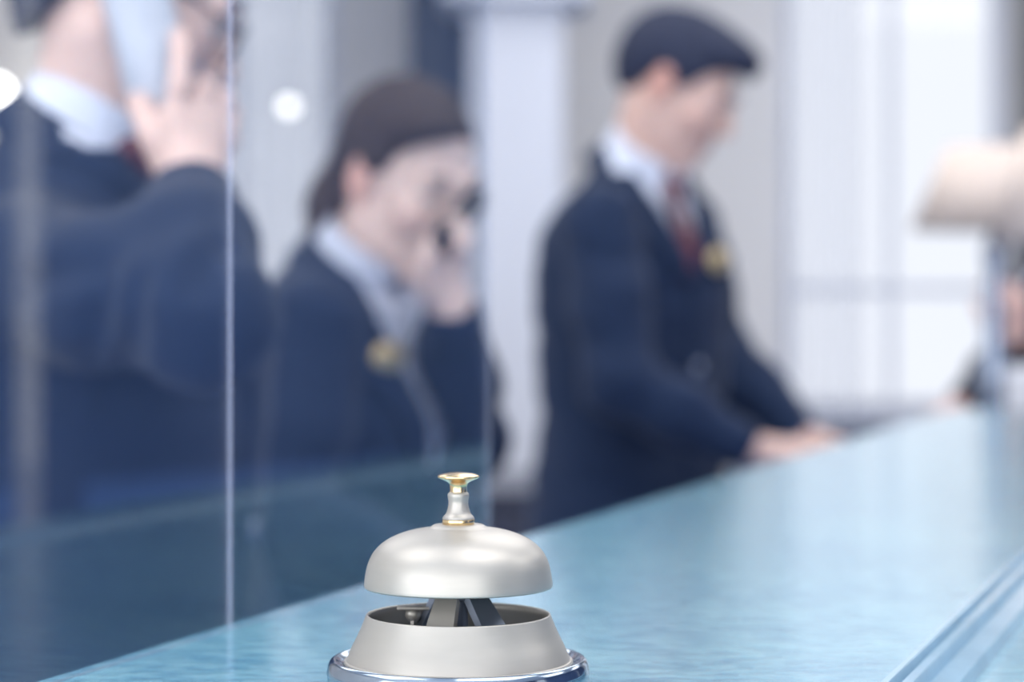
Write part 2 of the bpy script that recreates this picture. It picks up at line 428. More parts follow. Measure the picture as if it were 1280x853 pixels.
# ------------------------------------------------------------------ furniture behind the desk
def cabinet(name, label, lo, hi, top_m, body_m, top_t=.04, over=.02, doors=0, M=None, cat='cabinet'):
    t = empty(name, ((lo[0] + hi[0]) / 2, (lo[1] + hi[1]) / 2, 0) if M is None else tuple(M @ Vector(((lo[0] + hi[0]) / 2, (lo[1] + hi[1]) / 2, 0))), label, cat)
    box('body', (lo[0], lo[1], 0), (hi[0], hi[1], hi[2] - top_t), body_m, t, M=M, bevel=.004)
    box('top', (lo[0] - over, lo[1] - over, hi[2] - top_t), (hi[0] + over, hi[1] + over * .2, hi[2]), top_m, t, M=M, bevel=.004)
    for i in range(doors):
        w = (hi[0] - lo[0]) / doors
        d = box('door', (lo[0] + i * w + .006, lo[1] - .018, .09), (lo[0] + (i + 1) * w - .006, lo[1] - .0005, hi[2] - top_t - .01), body_m, t, M=M, bevel=.003)
        box('handle', (lo[0] + (i + .5) * w - .05, lo[1] - .035, hi[2] - .13), (lo[0] + (i + .5) * w + .05, lo[1] - .018, hi[2] - .118), M_brass, d, M=M)
    return t
cabinet('credenza', 'long low dark wooden credenza in front of the white column', (-1.5, 5.95, 0), (.62, 6.76, .815), M_darkwood, M_darkwood, doors=4)
cabinet('side_desk', 'dark side desk carrying the beige lamps past the counter end', (.86, 3.48, 0), (1.80, 4.98, 1.05), M_darkwood, M_darkwood, doors=2, cat='desk')

# reception counter: s runs along it, p is measured from the staff-side edge towards the guests
TH = math.atan((1598 - 640) / FPX)
H = .132; ZT = CZ - H
O2 = Vector(((40 - 640) / FPX * (FPX * H / (853 - HORIZON)), FPX * H / (853 - HORIZON), 0))
MC = Matrix.Translation(O2) @ Matrix(((math.cos(TH), math.sin(TH), 0, 0), (-math.sin(TH), math.cos(TH), 0, 0), (0, 0, 1, 0), (0, 0, 0, 1)))
W0 = (1107 - 40) / FPX * O2.y * math.cos(TH)
S0, S1 = -1.4, (FPX * H / (511 - HORIZON) - O2.y) / math.cos(TH)
counter = empty('reception_counter', tuple(MC @ Vector((W0 / 2, .5, 0))), 'long reception counter with rippled teal top, carrying the call bell', 'counter')
def extrude_profile(name, prof, m, parent, smooth=False):
    bm = bmesh.new(); A = []; B = []
    for p, z in prof:
        A.append(bm.verts.new(MC @ Vector((p, S0, z)))); B.append(bm.verts.new(MC @ Vector((p, S1, z))))
    n = len(prof)
    for i in range(n):
        j = (i + 1) % n; bm.faces.new((A[i], B[i], B[j], A[j]))
    bm.faces.new(A[::-1]); bm.faces.new(B)
    return bm_obj(name, bm, m, parent, smooth)
extrude_profile('countertop', [(0, ZT - .02), (0, ZT - .0015), (.0015, ZT), (W0, ZT), (W0, ZT - .02)], M_counter, counter)
q = W0
extrude_profile('edge_moulding', [(q, ZT - .03), (q, ZT + .0002), (q + .0008, ZT + .0024), (q + .0034, ZT + .0026), (q + .0044, ZT - .0020), (q + .0056, ZT - .0022),
                                  (q + .0062, ZT + .0008), (q + .0096, ZT + .0004), (q + .0106, ZT - .0052), (q + .0126, ZT - .0056), (q + .0136, ZT - .0034), (q + .0206, ZT - .0052), (q + .0220, ZT - .0105), (q + .0220, ZT - .03)], M_counteredge, counter)
extrude_profile('lower_ledge', [(q + .022, ZT - .03), (q + .022, ZT - .0105), (q + .12, ZT - .0105), (q + .124, ZT - .0145), (q + .124, ZT - .03)], M_counter, counter)
extrude_profile('front_panel', [(q + .05, 0), (q + .05, ZT - .03), (q + .09, ZT - .03), (q + .09, 0)], M_panel, counter)
extrude_profile('back_panel', [(.004, 0), (.004, ZT - .02), (.03, ZT - .02), (.03, 0)], M_panel, counter)

# work desks on the staff side
def work_desk(s0, s1, p0, label):
    wd = empty('work_desk', tuple(MC @ Vector((p0 / 2, (s0 + s1) / 2, 0))), label, 'desk', 'staff work desks behind the counter')
    box('worktop', (p0, s0, 1.01), (-.008, s1, 1.04), M_desk_bounce, wd, M=MC, bevel=.003)
    for q_ in (s0 + .02, s1 - .045):
        box('support_panel', (p0 + .02, q_, 0), (-.03, q_ + .025, 1.01), M_desk_bounce, wd, M=MC)
work_desk(-.2, .68, -.28, 'lower blue work desk hidden behind the counter beside the nearest man')
work_desk(.69, 1.85, -.28, 'lower blue work desk hidden behind the counter beside the woman')
work_desk(1.86, 3.03, -.34, 'blue work desk under the hands of the man looking down')

# glass screen standing on the staff-side edge of the counter
def s_at(px):      # position along the back edge seen at pixel column px
    t = (px - 640) / FPX
    return (t * O2.y - O2.x) / (math.sin(TH) - t * math.cos(TH))
GH = .62
def pane(s0, s1, label):
    bm = add_box(bmesh.new(), (.008, s0 + .0004, ZT + .0005), (.0106, s1 - .0004, ZT + GH))
    for f in bm.faces:
        f.material_index = 0 if abs(f.calc_center_median().x - .0093) > .001 else 1      # ground edges all round
    bmesh.ops.transform(bm, matrix=MC, verts=bm.verts[:])
    o = bm_obj('glass_screen_pane', bm, M_glass); o.data.materials.append(M_ground)
    tag(o, label, 'glass screen', 'glass screen along the counter')
sA, sB = s_at(262), s_at(591)
pane(sA - .45, sA, 'clear glass pane at left, its edge crossing the nearest man\'s jacket')
pane(sA, sB, 'clear glass pane in front of the woman, ending beside the white column')

# ------------------------------------------------------------------ call bell
BD = .772
BX = (573 - 640) / FPX * BD
k = BD / FPX
base_y = 390 + H / BD * FPX
def hz(y): return (base_y - y) * k
bell = empty('call_bell', (BX, BD, ZT), 'nickel call bell with brass push button on the teal counter', 'bell')
BC = (BX, BD, ZT)
pr = lambda L: [(r * k, hz(y)) for r, y in L]
# chrome foot
lathe('foot', pr(smooth_prof([(150, base_y), (160, base_y - 3), (164, 842), (163, 832), (160, 825), (155, 822), (149, 825), (143, 829), (136, 830)], 5) + [(60, 830), (0, 830)]), M_chrome, bell, 128, BC)
# flared base cup
cup = smooth_prof([(141, 829), (139.5, 823), (133, 808), (125, 792), (119, 778), (115.5, 769)], 6)
cup_in = [(113.5, 767.5), (111.5, 769.5), (112, 778), (116, 790), (122, 806), (128, 824)]
lathe('base_cup', pr(cup + [(115, 767.8)] + cup_in), M_nickel, bell, 128, BC)
lathe('base_rim', pr([(141, 830), (143, 828), (143, 825.5), (141, 823.5), (139, 824.5)]), M_nickel, bell, 128, BC)
lathe('base_floor', pr([(124, 812), (0, 812)]), M_nickel_in, bell, 64, BC)
# dome
dome = [(0, 655.5), (20, 655.5), (31, 656.2), (34.5, 658.3), (37, 660.2)] + smooth_prof([(37, 660.2), (56, 663), (75, 668.5), (92, 677), (105, 689), (112.5, 703), (116, 717), (117.5, 728), (117.6, 732.5)], 6)
dome_in = [(116.8, 734), (115.5, 733), (113, 718), (106, 700), (92, 683), (70, 673), (30, 667), (0, 667)]
lathe('dome', pr(dome + dome_in), M_nickel, bell, 128, BC)
# stem, collar and button
lathe('collar', pr([(9, 657), (20.0, 656), (20.2, 650), (19.0, 648.4), (14, 647)]), M_brass, bell, 64, BC)
lathe('stem', pr(smooth_prof([(20.2, 648.8), (19.0, 646), (15.5, 642), (13.2, 635), (12.3, 628), (13.4, 621), (13.0, 617.5), (10.8, 615)], 5) + [(0, 615)]), M_nickel, bell, 64, BC)
lathe('push_button', pr([(0, 615.2), (10.6, 615.2)] + smooth_prof([(10.6, 615.0), (10.8, 608), (13, 603.5), (20, 600), (25.2, 597.8), (26.2, 596), (25.0, 594.4), (18, 592.2), (8, 591), (0, 590.8)], 5)), M_brass, bell, 64, BC)
# striker bracket inside
tube('post', [(BX, BD, ZT + hz(812)), (BX, BD, ZT + hz(668))], [.0035, .0030], M_nickel_in, bell, 16)
def bracket_leg(ang, w_top, w_bot, r0, r1, y0, y1, m):
    bm = bmesh.new(); c, s = math.cos(ang), math.sin(ang); t = .0012
    V = []
    for r, z, w in ((r0 * k, ZT + hz(y0), w_top * k), (r1 * k, ZT + hz(y1), w_bot * k)):
        for dt in (-t, t):
            for sg in (-1, 1):
                V.append(bm.verts.new((BX + r * c - sg * w * s + dt * c, BD + r * s + sg * w * c + dt * s, z + dt * .6)))
    for f in ((0, 1, 3, 2), (4, 6, 7, 5), (0, 4, 5, 1), (2, 3, 7, 6), (0, 2, 6, 4), (1, 5, 7, 3)):
        bm.faces.new([V[i] for i in f])
    return bm_obj('bracket_leg', bm, m, bell)
bracket_leg(math.radians(245), 14, 22, 26, 62, 740, 806, M_nickel)
bracket_leg(math.radians(318), 16, 24, 24, 76, 738, 806, M_nickel_in)
bracket_leg(math.radians(125), 16, 24, 24, 70, 738, 806, M_nickel_in)
lathe('bracket_hub', pr([(8, 752), (30, 749), (34, 743), (33, 737), (8, 735)]), M_nickel_in, bell, 48, BC)
bm = add_box(bmesh.new(), (BX - 57 * k, BD - 62 * k, ZT + hz(806)), (BX - 53 * k, BD - 50 * k, ZT + hz(768)))
bm_obj('lever_pin', bm, M_nickel, bell)
bm = add_box(bmesh.new(), (BX - 78 * k, BD + 20 * k, ZT + hz(766)), (BX - 20 * k, BD + 44 * k, ZT + hz(762)))
bm_obj('striker_lever', bm, M_nickel, bell, bevel=.0005)
lathe('clapper', [(.0028 * math.sin(a), -.0028 * math.cos(a)) for a in [i * math.pi / 10 for i in range(11)]], M_nickel, bell, 24, (BX - 58 * k, BD + 32 * k, ZT + hz(773)))

# ------------------------------------------------------------------ signed distance field figures
class Field:
    def __init__(s, lo, hi, h):
        s.h = h; s.lo = np.array(lo, np.float32)
        s.n = np.ceil((np.array(hi) - np.array(lo)) / h).astype(int) + 1
        s.a = np.full(s.n, 0.5, np.float32)
    def block(s, lo, hi):
        i0 = np.clip(np.floor((np.array(lo) - s.lo) / s.h).astype(int), 0, s.n)
        i1 = np.clip(np.ceil((np.array(hi) - s.lo) / s.h).astype(int) + 1, 0, s.n)
        if np.any(i1 - i0 < 1): return None, None
        sl = tuple(slice(a, b) for a, b in zip(i0, i1))
        ax = [(np.arange(a, b, dtype=np.float32) * s.h + l) for a, b, l in zip(i0, i1, s.lo)]
        return sl, (ax[0][:, None, None], ax[1][None, :, None], ax[2][None, None, :])
    def put(s, fn, lo, hi, kk=0.0, op='add'):
        pad = kk + 3 * s.h
        sl, g = s.block(np.array(lo) - pad, np.array(hi) + pad)
        if sl is None: return
        d = fn(*g).astype(np.float32); a = s.a[sl]
        if op == 'sub':
            a2, b2 = -a, d
        else:
            a2, b2 = a, d
        m = np.minimum(a2, b2)
        if kk > 0:
            hh = np.maximum(kk - np.abs(a2 - b2), 0) / kk; m = m - hh * hh * kk * .25
        s.a[sl] = -m if op == 'sub' else m
    def capsule(s, p, q, r0, r1, kk=0.0, op='add'):
        p = np.array(p, np.float64); q = np.array(q, np.float64); v = q - p; L2 = max(float(v @ v), 1e-9)
        def fn(x, y, z):
            t = np.clip(((x - p[0]) * v[0] + (y - p[1]) * v[1] + (z - p[2]) * v[2]) / L2, 0, 1)
            return np.sqrt((x - p[0] - t * v[0]) ** 2 + (y - p[1] - t * v[1]) ** 2 + (z - p[2] - t * v[2]) ** 2) - (r0 + (r1 - r0) * t)
        R = max(r0, r1); s.put(fn, np.minimum(p, q) - R, np.maximum(p, q) + R, kk, op)
    def chain(s, pts, rs, kk=0.0):
        for a, b, r0, r1 in zip(pts[:-1], pts[1:], rs[:-1], rs[1:]): s.capsule(a, b, r0, r1, kk)
    def ell(s, c, rad, fr, kk=0.0, op='add'):
        c = np.array(c); R = max(rad)
        def fn(x, y, z):
            dx, dy, dz = x - c[0], y - c[1], z - c[2]
            l = [(dx * e[0] + dy * e[1] + dz * e[2]) / ra for e, ra in zip(fr, rad)]
            k0 = np.sqrt(l[0] ** 2 + l[1] ** 2 + l[2] ** 2)
            k1 = np.sqrt((l[0] / rad[0]) ** 2 + (l[1] / rad[1]) ** 2 + (l[2] / rad[2]) ** 2)
            return k0 * (k0 - 1) / np.maximum(k1, 1e-6)
        s.put(fn, c - R, c + R, kk, op)
    def coords(s):
        ax = [(np.arange(n, dtype=np.float32) * s.h + l) for n, l in zip(s.n, s.lo)]
        return ax[0][:, None, None], ax[1][None, :, None], ax[2][None, None, :]
    def mesh(s, name, m, parent, arr=None, color=None):
        a = s.a if arr is None else arr
        a = a.copy()
        for ax in range(3):
            for e in (0, -1):
                ix = [slice(None)] * 3; ix[ax] = e; a[tuple(ix)] = np.maximum(a[tuple(ix)], 1e-4)
        ins = a < 0
        c = np.zeros(np.array(a.shape) - 1, np.uint8)
        cr = [(i, j, l) for i in (0, 1) for j in (0, 1) for l in (0, 1)]
        for i, j, l in cr: c += ins[i:a.shape[0] - 1 + i, j:a.shape[1] - 1 + j, l:a.shape[2] - 1 + l]
        act = (c > 0) & (c < 8)
        idx = np.argwhere(act)
        if len(idx) == 0: return None
        vid = np.full(act.shape, -1, np.int32); vid[act] = np.arange(len(idx))
        acc = np.zeros((len(idx), 3)); cnt = np.zeros(len(idx))
        for p in cr:
            for ax in range(3):
                if p[ax]: continue
                q_ = list(p); q_[ax] = 1
                va = a[idx[:, 0] + p[0], idx[:, 1] + p[1], idx[:, 2] + p[2]]; vb = a[idx[:, 0] + q_[0], idx[:, 1] + q_[1], idx[:, 2] + q_[2]]
                mk = (va < 0) != (vb < 0)
                t = np.where(mk, va / np.where(mk, va - vb, 1), 0)
                pos = np.tile(np.array(p, float), (len(idx), 1)); pos[:, ax] += t
                acc[mk] += pos[mk]; cnt[mk] += 1
        co = (idx + acc / cnt[:, None]) * s.h + s.lo
        quads = []
        for ax in range(3):
            o1, o2 = (ax + 1) % 3, (ax + 2) % 3
            n0 = [slice(None)] * 3; n1 = [slice(None)] * 3
            n0[ax] = slice(0, -1); n1[ax] = slice(1, None)
            for o in (o1, o2): n0[o] = slice(1, -1); n1[o] = slice(1, -1)
            A, B = ins[tuple(n0)], ins[tuple(n1)]
            e = np.argwhere(A != B)
            if len(e) == 0: continue
            fl = A[e[:, 0], e[:, 1], e[:, 2]]
            g = []
            for d1, d2 in ((0, 0), (1, 0), (1, 1), (0, 1)):
                cc = e.copy(); cc[:, o1] += d1; cc[:, o2] += d2
                g.append(vid[cc[:, 0], cc[:, 1], cc[:, 2]])
            g = np.stack(g, 1); g[~fl] = g[~fl][:, ::-1]; quads.append(g)
        F = np.concatenate(quads).astype(np.int32)
        me = bpy.data.meshes.new(name)
        me.vertices.add(len(co)); me.vertices.foreach_set('co', co.astype(np.float32).ravel())
        me.loops.add(F.size); me.loops.foreach_set('vertex_index', F.ravel())
        me.polygons.add(len(F)); me.polygons.foreach_set('loop_start', np.arange(0, F.size, 4, dtype=np.int32))
        me.update(calc_edges=True)
        if color is not None:
            at = me.color_attributes.new('skin_colour', 'FLOAT_COLOR', 'POINT')
            at.data.foreach_set('color', color(co).astype(np.float32).ravel())
        return link(name, me, m, parent, True)

def unit(v): v = np.array(v, float); return v / np.linalg.norm(v)

def hand_pts(W, D, N, S, curl=(.35, .35, .4, .45), thumb=(.5, .3), sc=1.0, spread=.06):
    """finger and thumb polylines: W wrist, D towards the fingers, N back of the hand, S thumb side."""
    D = unit(D); S = unit(np.array(S) - D * np.dot(S, D)); N = unit(np.cross(D, S)) * np.sign(np.dot(np.cross(D, S), N))
    fingers = []
    L = [(.043, .026, .021), (.047, .029, .022), (.043, .027, .021), (.034, .020, .018)]
    for i in range(4):
        off = .028 - .0195 * i
        kn = W + sc * (D * (.088 - .004 * abs(i - 1)) + S * off + N * .004)
        p = [kn]; ang = 0; dd = D + S * (.5 - .33 * i) * spread * 2
        for j, l in enumerate(L[i]):
            ang += curl[i] * (1.0, 1.15, .7)[j]
            p.append(p[-1] + sc * l * unit(dd * math.cos(ang) - N * math.sin(ang)))
        fingers.append(p)
    th = [W + sc * (D * .02 + S * .022)]
    th.append(th[0] + sc * .045 * unit(D * .75 + S * .75 - N * thumb[0]))
    th.append(th[1] + sc * .034 * unit(D * .95 + S * .30 - N * thumb[1]))
    th.append(th[2] + sc * .026 * unit(D * 1.0 + S * .05 - N * thumb[1]))
    return fingers, th

def put_hand(f, W, fingers, th, sc=1.0):
    W = np.array(W)
    for p in fingers: f.capsule(W, p[0], .019 * sc, .0125 * sc, .012)
    f.capsule(fingers[0][0], fingers[3][0], .0125 * sc, .0115 * sc, .01)
    for i, p in enumerate(fingers):
        r = (.0092, .0095, .0090, .0080)[i] * sc
        f.chain(p, [r * 1.08, r, r * .94, r * .82], .003)
    f.chain(th, [.0155 * sc, .0125 * sc, .0105 * sc, .0088 * sc], .006)

def person(spec):
    s = spec['scale']; hip = np.array([spec['pos'][0], spec['pos'][1], spec['hip']])
    yaw = spec['yaw']; F = np.array([math.cos(yaw), math.sin(yaw), 0]); R = np.array([F[1], -F[0], 0]); U = np.array([0, 0, 1.0])
    root = empty('person', (hip[0], hip[1], 0), spec['label'], 'person')
    jm = spec['jacket']
    # ---- head frame
    hc = np.array(spec['head']); hy, hp, hr = spec['head_rot']
    f0 = np.array([math.cos(hy), math.sin(hy), 0]); hR = np.array([f0[1], -f0[0], 0])
    hF = f0 * math.cos(hp) - U * math.sin(hp); hU = U * math.cos(hp) + f0 * math.sin(hp)
    hU, hR = hU * math.cos(hr) + hR * math.sin(hr), hR * math.cos(hr) - hU * math.sin(hr)
    hs = spec.get('head_scale', 1.0)
    def hp_(f, r, u): return hc + hs * (hF * f + hR * r + hU * u)
    fr = (hF, hR, hU)
    nb = np.array(spec['neck'])
    ca = F * math.sin(spec.get('collar_tilt', .62)) + U * math.cos(spec.get('collar_tilt', .62))   # axis of the bowed neck
    # ---- torso
    tt = spec['torso']           # rows (u, a, b, forward offset)
    us = np.linspace(tt[0][0], tt[-1][0], 160)
    ker = np.hanning(15); ker /= ker.sum()
    def sm(i):
        v = np.interp(us, [r[0] for r in tt], [r[i] for r in tt])
        return np.convolve(np.pad(v, 7, mode='edge'), ker, 'valid')
    ta, tb, tf = sm(1), sm(2), sm(3)
    nu = (nb[2] - hip[2]) / s; w_ = np.clip((us - .42) / (nu - .42), 0, 1); w_ = w_ * w_ * (3 - 2 * w_)
    tf = tf + (((nb - hip) @ F) / s - np.interp(nu, us, tf)) * w_          # the top of the torso leans to where the neck stands
    def torso(x, y, z, off=0.0):
        u = (z - hip[2]) / s
        a = np.interp(u, us, ta).astype(np.float32) * s + off; b = np.interp(u, us, tb).astype(np.float32) * s + off; c = np.interp(u, us, tf).astype(np.float32) * s
        r = (x - hip[0]) * R[0] + (y - hip[1]) * R[1]; f = (x - hip[0]) * F[0] + (y - hip[1]) * F[1] - c
        e = 2.35
        d = ((np.abs(r) / a) ** e + (np.abs(f) / b) ** e) ** (1 / e) - 1
        d = d * np.minimum(a, b)
        return np.maximum(d, np.maximum(tt[0][0] * s - (z - hip[2]), (z - hip[2]) - tt[-1][0] * s))
    allp = [np.array(p) for arm in ('R', 'L') for p in spec['arm' + arm]] + [hc, hip]
    lo = np.minimum.reduce(allp) - .30; hi = np.maximum.reduce(allp) + .30
    # ---- body (skin): head, neck, torso core, arms and hands in one surface
    bl = lo.copy(); bl[2] = hip[2] - .05; bh = hi.copy(); bh[2] = hc[2] + .2
    B = Field(bl, bh, .004)
    B.ell(hp_(-.012, 0, .042), (.098 * hs, .076 * hs, .086 * hs), fr)
    B.ell(hp_(.034, 0, -.032), (.062 * hs, .057 * hs, .082 * hs), fr, .035)
    for sg in (-1, 1):
        B.capsule(hp_(.000, sg * .052, -.050), hp_(.070, sg * .016, -.103), .017 * hs, .014 * hs, .03)
        B.ell(hp_(.066, sg * .038, -.022), (.026 * hs, .024 * hs, .024 * hs), fr, .02)
        B.capsule(hp_(.083, sg * .040, .030), hp_(.096, sg * .012, .028), .009 * hs, .010 * hs, .015)
    B.ell(hp_(.080, 0, -.103), (.018 * hs, .024 * hs, .018 * hs), fr, .02)
    B.ell(hp_(.084, 0, -.058), (.018 * hs, .030 * hs, .026 * hs), fr, .02)
    for sg in (-1, 1): B.ell(hp_(.104, sg * .033, .010), (.017 * hs, .018 * hs, .012 * hs), fr, .012, 'sub')
    for sg in (-1, 1):
        B.ell(hp_(.0800, sg * .033, .0165), (.0145 * hs, .019 * hs, .0085 * hs), fr, .004)
        B.ell(hp_(.0800, sg * .033, .0005), (.0125 * hs, .017 * hs, .0050 * hs), fr, .004)
    B.capsule(hp_(.094, 0, .022), hp_(.117, 0, -.020), .008 * hs, .0115 * hs, .010)
    for sg in (-1, 1): B.ell(hp_(.107, sg * .012, -.026), (.011 * hs, .008 * hs, .008 * hs), fr, .006)
    for sg in (-1, 1):
        B.capsule(hp_(.100, 0, -.052), hp_(.092, sg * .021, -.056), .0055 * hs, .003 * hs, .004)
        B.capsule(hp_(.099, 0, -.063), hp_(.091, sg * .019, -.060), .0062 * hs, .003 * hs, .004)
    for sg in (-1, 1):
        B.ell(hp_(-.006, sg * .080, .004), (.019 * hs, .008 * hs, .031 * hs), fr, .008)
        B.capsule(hp_(-.010, sg * .076, -.020), hp_(.002, sg * .078, -.026), .008 * hs, .006 * hs, .006)
        B.ell(hp_(-.002, sg * .089, .004), (.010 * hs, .006 * hs, .018 * hs), fr, .005, 'sub')
    B.capsule(hp_(spec.get('neck_f', -.022), 0, -.045), nb - ca * .02, .054 * hs * spec.get('neck_w', 1), .056 * hs * spec.get('neck_w', 1), .035)
    B.put(lambda x, y, z: np.maximum(torso(x, y, z, -.02), (x - nb[0]) * ca[0] + (y - nb[1]) * ca[1] + (z - nb[2]) * ca[2] + .05), bl, bh, .02)
    for side in ('R', 'L'):
        A = [np.array(p) for p in spec['arm' + side]]
        B.chain(A, [.044 * s, .036 * s, .029 * s], .02)
        put_hand(B, A[2], *spec['hand' + side], sc=spec.get('hand_scale', 1.0))
    sk = np.array(spec['skin'])
    def color(co):
        d = (co - hc) / hs; f = d @ hF; r = d @ hR; u = d @ hU
        c = np.tile(sk, (len(co), 1))
        def blend(w, col): c[:] = c * (1 - w[:, None]) + np.array(col) * w[:, None]
        ear = np.clip((np.abs(r) - .070) / .01, 0, 1) * (np.abs(u) < .05) * (np.abs(f) < .04)
        blend(ear * .6, (sk[0] * .98, sk[1] * .62, sk[2] * .56))
        lips = np.clip(1 - np.sqrt(((np.abs(r)) / .024) ** 2 + ((u + .057) / .011) ** 2), 0, 1) * (f > .08)
        blend(np.clip(lips * 3, 0, 1) * .7, (.55, .22, .2))
        ch = np.exp(-(((f - .07) / .03) ** 2 + ((np.abs(r) - .045) / .02) ** 2 + ((u + .025) / .022) ** 2))
        blend(ch * .35, (sk[0], sk[1] * .7, sk[2] * .68))
        return np.concatenate([c, np.ones((len(co), 1))], 1)
    B.mesh('body', M_skin, root, color=color)
    # ---- eyes and brows
    for sg in (-1, 1):
        e = bmesh.new(); bmesh.ops.create_uvsphere(e, u_segments=16, v_segments=10, radius=.0122 * hs)
        bmesh.ops.translate(e, verts=e.verts[:], vec=Vector(hp_(.0805, sg * .032, .009)))
        eo = bm_obj('eye', e, M_eye, root, True)
        e = bmesh.new(); bmesh.ops.create_uvsphere(e, u_segments=12, v_segments=8, radius=.0052 * hs)
        bmesh.ops.translate(e, verts=e.verts[:], vec=Vector(hp_(.0885, sg * .032, .006)))
        bm_obj('iris', e, M_iris, eo, True)
        tube('eyebrow', [hp_(.102, sg * .014, .034), hp_(.099, sg * .030, .040), hp_(.086, sg * .048, .035)], [.002, .0032, .0015], spec['hair_mat'], root, 8)
    # ---- hair
    Hf = Field(hc - .2 if not spec.get('tail') else hc - .26, hc + .2, .004)
    Hf.ell(hp_(-.012, 0, .046), tuple(v * hs for v in spec.get('hair_base', (.108, .085, .094))), fr)
    for c, rad, kk in spec['hair_blobs']: Hf.ell(hp_(*c), tuple(r * hs for r in rad), fr, kk)
    xx, yy, zz = Hf.coords()
    dx, dy, dz = xx - hc[0], yy - hc[1], zz - hc[2]
    lf = (dx * hF[0] + dy * hF[1] + dz * hF[2]) / hs; lr = (dx * hR[0] + dy * hR[1] + dz * hR[2]) / hs; lu = (dx * hU[0] + dy * hU[1] + dz * hU[2]) / hs
    hl = spec['hairline']
    line = np.interp(lf, [p[0] for p in hl], [p[1] for p in hl]).astype(np.float32)
    cut = (line - lu) * hs * .7
    m_ = np.maximum(Hf.a, cut); kk = .012
    hh = np.maximum(kk - np.abs(Hf.a - cut), 0) / kk; Hf.a = (m_ + hh * hh * kk * .25).astype(np.float32)
    if spec.get('tail'): Hf.chain([np.array(p) for p in spec['tail'][0]], spec['tail'][1], .02)
    Hf.a += (.0018 * np.sin(lr * 420 + 12 * np.sin(lf * 30)) * np.sin(lf * 90 + lu * 60)).astype(np.float32)
    Hf.mesh('hair', spec['hair_mat'], root)
    # ---- jacket
    jl = lo.copy(); jl[2] = hip[2] + tt[0][0] * s - .02; jh = hi.copy(); jh[2] = hip[2] + .78 * s
    J = Field(jl, jh, .005)
    x, y, z = J.coords()
    T = torso(x, y, z).astype(np.float32)
    J.a = T.copy()
    for side in ('R', 'L'):
        A = [np.array(p) for p in spec['arm' + side]]
        cuff = A[2] + (A[1] - A[2]) * .06
        mid1 = A[0] * .5 + A[1] * .5; mid2 = A[1] * .5 + cuff * .5
        j = spec.get('sleeve', 1.0) * s
        J.chain([A[0], mid1, A[1], mid2, cuff], [.067 * j, .061 * j, .054 * j, .049 * j, .040 * j], .035)
    r = (x - hip[0]) * R[0] + (y - hip[1]) * R[1]; f = (x - hip[0]) * F[0] + (y - hip[1]) * F[1]; u = (z - hip[2]) / s
    c_ = np.interp(u, us, tf).astype(np.float32) * s
    ff = f - c_
    # pressed-in folds of the cloth, laid along lines found on the sleeve and chest
    if spec.get('folds'):
        FO = Field(jl, jh, .005)
        for line_ in spec['folds']:
            pp = []
            for (ax_, ay_), (bx_, by_) in zip(line_[:-1], line_[1:]):
                for k_ in range(5): pp.append((ax_ + (bx_ - ax_) * k_ / 5, ay_ + (by_ - ay_) * k_ / 5))
            pp.append(line_[-1]); q3 = []
            for px_, py_ in pp:
                for d_ in np.arange(1.35, 2.2, .003):
                    g_ = np.round((P(px_, py_, d_) - J.lo) / J.h).astype(int)
                    if np.all(g_ >= 0) and np.all(g_ < J.n) and J.a[tuple(g_)] < 0:
                        q3.append(P(px_, py_, d_)); break
            for n_, (a_, b_) in enumerate(zip(q3[:-1], q3[1:])):
                if np.linalg.norm(a_ - b_) < .06: FO.capsule(a_, b_, .007, .007)
        kk = .022; nb_ = -FO.a
        h_ = np.maximum(kk - np.abs(J.a - nb_), 0) / kk
        J.a = np.minimum(np.maximum(J.a, nb_) + h_ * h_ * kk * .25, np.maximum(J.a, T + .003))     # never deeper than the jacket front
    # cloth folds
    J.a += (.0022 * np.sin(38 * u + 11 * r / s + 3 * np.sin(14 * ff)) * np.sin(17 * r + 9 * u) + .0012 * np.sin(95 * u + 30 * ff)).astype(np.float32)
    v0, vm = spec['vee']                                # lowest point of the opening, half width per unit height
    ve = vm * (u - v0) * s
    inV = np.maximum(np.maximum(np.abs(r) - ve, .012 - ff), T - .008)
    jac = np.maximum(J.a, -inV)
    # neck hole
    ca = F * math.sin(spec.get('collar_tilt', .62)) + U * math.cos(spec.get('collar_tilt', .62))
    def cyl(X, Y, Z):
        t = (X - nb[0]) * ca[0] + (Y - nb[1]) * ca[1] + (Z - nb[2]) * ca[2]
        return t, np.sqrt(np.maximum((X - nb[0]) ** 2 + (Y - nb[1]) ** 2 + (Z - nb[2]) ** 2 - t * t, 0))
    t_, rad_ = cyl(x, y, z)
    cw = spec.get('collar_r', .066) * hs
    fdir = f - (nb - hip) @ F                            # in front of the neck axis
    jac = np.maximum(jac, -np.maximum(rad_ - (cw + .060), -.004 - spec.get('drop', .008) - t_))
    jac = np.maximum(jac, -np.maximum(rad_ - (cw - .004), -.05 - t_))
    jo = J.mesh('jacket', jm, root, arr=jac)
    # opening line of the jacket front below the vee
    sd = np.maximum(np.maximum(np.abs(T - .001) - .005, np.abs(r + .02) - .022), np.maximum(.0 - ff, np.maximum(u - v0 - .01, tt[0][0] - u + .005)))
    J.mesh('front_facing', jm, root, arr=sd.astype(np.float32))
    # lapels
    wl = np.where(u < spec['notch'], .020 + .055 * np.clip((u - v0) / (spec['notch'] - v0), 0, 1), .034).astype(np.float32) * s
    lap = np.maximum(np.abs(T - .004) - .0055, np.maximum(np.maximum(ve - .002 - np.abs(r), np.abs(r) - ve - wl), np.maximum(.01 - ff, np.maximum(v0 - u, u - spec['notch'] - .075))))
    J.mesh('lapels', jm, root, arr=lap.astype(np.float32))
    # jacket collar round the back of the neck
    jc = np.maximum(np.abs(rad_ - (cw + .003) + .45 * t_) - .0065, np.maximum(np.abs(t_ + .018 + spec.get('drop', .008)) - .020, fdir - .03))
